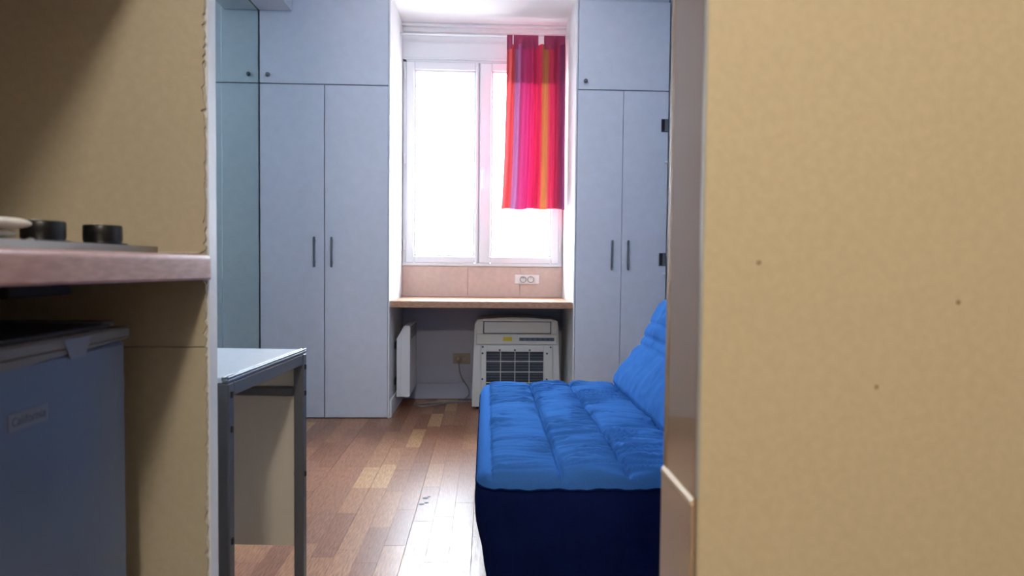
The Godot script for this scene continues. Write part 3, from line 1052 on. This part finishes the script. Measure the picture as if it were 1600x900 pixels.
func air_conditioner() -> void:
	var t := thing("air_conditioner", "pale grey portable air conditioner with square front grille under the desk shelf", "air conditioner", V(0.19, 0, 4.24))
	var front := PackedVector2Array([Vector2(-0.083, 0.018), Vector2(0.462, 0.018), Vector2(0.462, 0.10), Vector2(0.446, 0.52), Vector2(0.436, 0.548)])
	for k in 9:
		var u := k / 8.0
		front.append(Vector2(lerpf(0.430, -0.052, u), 0.556 + 0.018 * sin(PI * u)))
	front.append_array(PackedVector2Array([Vector2(-0.058, 0.548), Vector2(-0.070, 0.52), Vector2(-0.083, 0.10)]))
	var st := mb()
	prism(st, front, 4.092, 4.375, func(q: Vector2, tt: float) -> Vector3: return V(q.x, q.y, tt))
	var body := part(t, "casing", done(st), M.appliance)
	# raised front bezel with opening for the outlet flap
	st = mb()
	bx(st, -0.060, 0.440, 0.406, 0.470, 4.080, 4.0925, 0.004)
	bx(st, -0.060, -0.017, 0.470, 0.553, 4.080, 4.0925, 0.004)
	bx(st, 0.402, 0.440, 0.470, 0.553, 4.080, 4.0925, 0.004)
	bx(st, -0.020, 0.405, 0.549, 0.565, 4.080, 4.0925, 0.003)
	part(t, "bezel", done(st), M.appliance)
	part(t, "air_flap", box(-0.012, 0.397, 0.476, 0.545, 4.084, 4.0925, 0.003), M.appliance, "closed air outlet flap")
	part(body, "flap_recess", box(-0.017, 0.402, 0.471, 0.549, 4.0905, 4.0918, 0.0), M.appliance_dark)
	part(t, "sticker", box(0.107, 0.160, 0.428, 0.453, 4.0788, 4.0801, 0.0003), M.yellow_label, "yellow sticker")
	var cp := part(t, "control_strip", box(0.205, 0.420, 0.429, 0.449, 4.0775, 4.0801, 0.002), M.appliance_strip, "blue-grey control strip")
	for k in 6:
		var b := mb(true)
		lathe(b, [Vector2(0.0045, 0), Vector2(0.004, 0.0015), Vector2(0, 0.002)], V(0.222 + k * 0.032, 0.439, 4.0776), Vector3(0, 0, 1), 12)
		part(cp, "button", done(b), M.appliance_dark)
	# intake grille
	st = mb()
	var x0 := 0.003
	var x1 := 0.356
	bx(st, -0.030, x0, 0.03, 0.402, 4.078, 4.0925, 0.003)
	bx(st, x1, 0.412, 0.03, 0.402, 4.078, 4.0925, 0.003)
	bx(st, x0 - 0.002, x1 + 0.002, 0.361, 0.402, 4.078, 4.0925, 0.003)
	bx(st, x0 - 0.002, x1 + 0.002, 0.03, 0.055, 4.078, 4.0925, 0.003)
	part(t, "grille_frame", done(st), M.appliance)
	part(t, "filter", box(x0, x1, 0.055, 0.361, 4.0905, 4.0918, 0.0), M.appliance_dark, "dark filter behind the grille")
	for k in 3:
		part(t, "grille_bar", box(x0 + (x1 - x0) * (k + 1) / 4.0 - 0.0022, x0 + (x1 - x0) * (k + 1) / 4.0 + 0.0022, 0.055, 0.361, 4.080, 4.087, 0.001), M.appliance)
	for k in 4:
		var y := 0.301 - 0.066 * k
		part(t, "grille_bar", box(x0, x1, y - 0.002, y + 0.0025, 4.081, 4.088, 0.001), M.appliance)
	for k in 17:
		part(t, "louvre", box(x0, x1, 0.062 + k * 0.0175, 0.0655 + k * 0.0175, 4.0875, 4.0905, 0.0), M.appliance_strip)
	for q in [[-0.019, 0.391], [0.399, 0.391], [-0.020, 0.352], [0.377, 0.352], [-0.020, 0.192], [0.377, 0.192], [0.085, 0.372], [0.178, 0.372], [0.270, 0.372]]:
		var b := mb(true)
		lathe(b, [Vector2(0.006, 0), Vector2(0.006, 0.001), Vector2(0.004, 0.002), Vector2(0, 0.002)], V(q[0], q[1], 4.0781), Vector3(0, 0, 1), 12)
		part(t, "screw", done(b), M.appliance_dark)
	for q in [[-0.05, 4.12], [0.43, 4.12], [-0.05, 4.34], [0.43, 4.34]]:
		var b := mb(true)
		lathe(b, [Vector2(0, -0.009), Vector2(0.0075, -0.009), Vector2(0.009, -0.007), Vector2(0.009, 0.007), Vector2(0.0075, 0.009), Vector2(0, 0.009)], V(q[0], 0.0092, q[1]), Vector3(1, 0, 0), 16)
		part(t, "caster", done(b), M.black_rubber)


func power_cable() -> void:
	var t := thing("power_cable", "thin grey power cable with plug hanging from the low socket to the floor", "cable", V(-0.19, 0.0, 4.38))
	var st := mb(true)
	lathe(st, [Vector2(0, 0.034), Vector2(0.010, 0.034), Vector2(0.017, 0.028), Vector2(0.0185, 0.004), Vector2(0.0175, 0.0), Vector2(0, 0.0)], V(-0.179, 0.2695, 4.4155), Vector3(0, 0, 1), 20)
	part(t, "plug", done(st), M.socket_old)
	st = mb(true)
	tube(st, curve([V(-0.179, 0.268, 4.385), V(-0.178, 0.245, 4.380), V(-0.172, 0.19, 4.395), V(-0.155, 0.14, 4.40), V(-0.125, 0.095, 4.395), V(-0.108, 0.06, 4.385), V(-0.115, 0.03, 4.37), V(-0.15, 0.008, 4.345), V(-0.22, 0.0045, 4.31), V(-0.30, 0.0045, 4.30), V(-0.38, 0.0045, 4.26), V(-0.44, 0.0045, 4.21), V(-0.40, 0.0045, 4.165), V(-0.32, 0.0045, 4.20), V(-0.24, 0.0045, 4.27), V(-0.14, 0.0045, 4.30), V(-0.03, 0.0045, 4.32)], 6), 0.0036, 8)
	part(t, "cord", done(st), M.cable_grey)


# ------------------------------------------------------------------ curtain
func fold(x: float, h: float) -> float:
	# depth of the cloth at x (0..1 across) and h (0 top..1 hem)
	return 0.022 * sin(x * TAU * 2.6 + 0.6) * (0.45 + 0.55 * h) + 0.010 * sin(x * TAU * 5.7 + 1.9 + h * 0.8) + 0.006 * sin(x * TAU * 11.0 + h * 2.0)


func curtain() -> void:
	var rail := thing("curtain_rail", "thin white curtain rail across the top of the window", "curtain rail", V(-0.03, 2.34, 4.27))
	var st := mb(true)
	tube(st, [V(-0.558, 2.345, 4.27), V(-0.2, 2.345, 4.27), V(0.2, 2.345, 4.27), V(0.503, 2.345, 4.27)], 0.006, 12)
	part(rail, "rod", done(st), M.window_pvc)
	for x in [-0.5545, 0.4995]:
		st = mb(true)
		lathe(st, [Vector2(0.012, -0.004), Vector2(0.012, 0.004), Vector2(0.008, 0.0045)], V(x, 2.345, 4.27), Vector3(1, 0, 0), 16)
		part(rail, "rail_end", done(st), M.window_pvc)
	var t := thing("curtain", "short red and pink striped tab-top curtain over the right window leaf", "curtain", V(0.3, 1.25, 4.25))
	var body := sheet(150, 60, func(u: float, v: float) -> Vector3:
		var spread := lerpf(1.0, 1.04, v)
		var x0 := lerpf(0.119, 0.100, v) - 0.012 * pow(v, 6.0)
		var x := x0 + (lerpf(0.492, 0.499, v) - x0) * (u * 0.985 + 0.015 * sin(u * 19.0))
		return V(x, lerpf(2.288, 1.247, v) + 0.006 * sin(u * 17.0) * v + 0.008 * u * v, 4.262 + fold(u, v) - 0.012 * v * spread), V(0.3, 1.8, 4.6))
	part(t, "cloth", body, M.curtain_cloth)
	# second layer of cloth behind the header, with its stitched hem
	var header := sheet(150, 14, func(u: float, v: float) -> Vector3:
		var x := lerpf(0.118, 0.492, u * 0.985 + 0.015 * sin(u * 19.0))
		return V(x, lerpf(2.289, 2.050, v), 4.2585 + fold(u, v * 0.23) - 0.004 * v - (0.002 if v > 0.93 else 0.0)), V(0.3, 2.2, 4.6))
	part(t, "header_band", header, M.curtain_cloth)
	for q in [[0.117, 0.152], [0.159, 0.240], [0.2405, 0.316], [0.352, 0.418], [0.4185, 0.486]]:
		var a: float = q[0]
		var b: float = q[1]
		var tab := sheet(10, 24, func(u: float, v: float) -> Vector3:
			# up the front, over the rod and down the back
			var x := lerpf(a, b, u)
			var uu := (x - 0.115) / 0.375
			var f := 4.2565 + fold(uu, 0.0)
			if v < 0.4:
				return V(x, lerpf(2.262, 2.345, v / 0.4), lerpf(f, 4.2615, smoothstep(0.0, 1.0, v / 0.4)))
			if v > 0.6:
				return V(x, lerpf(2.345, 2.262, (v - 0.6) / 0.4), lerpf(4.2785, f + 0.008, smoothstep(0.0, 1.0, (v - 0.6) / 0.4)))
			var g := PI * (v - 0.4) / 0.2
			return V(x, 2.345 + 0.0085 * sin(g), 4.27 - 0.0085 * cos(g)), V((a + b) / 2.0, 2.32, 4.27))
		part(t, "tab", tab, M.curtain_tab, "plain dark red tab")


func lamp() -> void:
	ceiling_lamp("round ceiling lamp in the kitchen, behind the camera", V(-0.09, 2.45, -1.0), Color(1.0, 0.955, 0.89), 2.8)
	ceiling_lamp("added round fill lamp over the middle of the room, unseen above the picture", V(-0.15, 2.45, 2.30), Color(0.74, 0.86, 1.0), 0.72)  # added fill to brighten the wardrobes; no such fitting is known


func ceiling_lamp(label: String, c: Vector3, tint: Color, energy: float) -> void:
	var t := thing("ceiling_lamp", label, "ceiling lamp", c, "round ceiling lamps")
	var st := mb(true)
	lathe(st, [Vector2(0, -0.022), Vector2(0.15, -0.022), Vector2(0.155, -0.018), Vector2(0.155, -0.001), Vector2(0, -0.001)], c, Vector3.UP, 40)
	part(t, "base", done(st), M.lamp_metal)
	st = mb(true)
	lathe(st, [Vector2(0.145, -0.023), Vector2(0.14, -0.05), Vector2(0.11, -0.075), Vector2(0.06, -0.09), Vector2(0, -0.095)], c, Vector3.UP, 40)
	var glow := mat("lamp_glass", Color(0.95, 0.93, 0.88), 0.5, {"emission_enabled": true, "emission": tint, "emission_energy_multiplier": 2.0})
	part(t, "diffuser", done(st), glow)
	var l := OmniLight3D.new()
	l.name = "lamp_light"
	l.light_color = tint
	l.light_energy = energy
	l.light_size = 0.12
	l.omni_range = 12.0
	l.omni_attenuation = 2.0
	l.shadow_enabled = true
	t.add_child(l)
	l.position = Vector3(0, -0.16, 0)
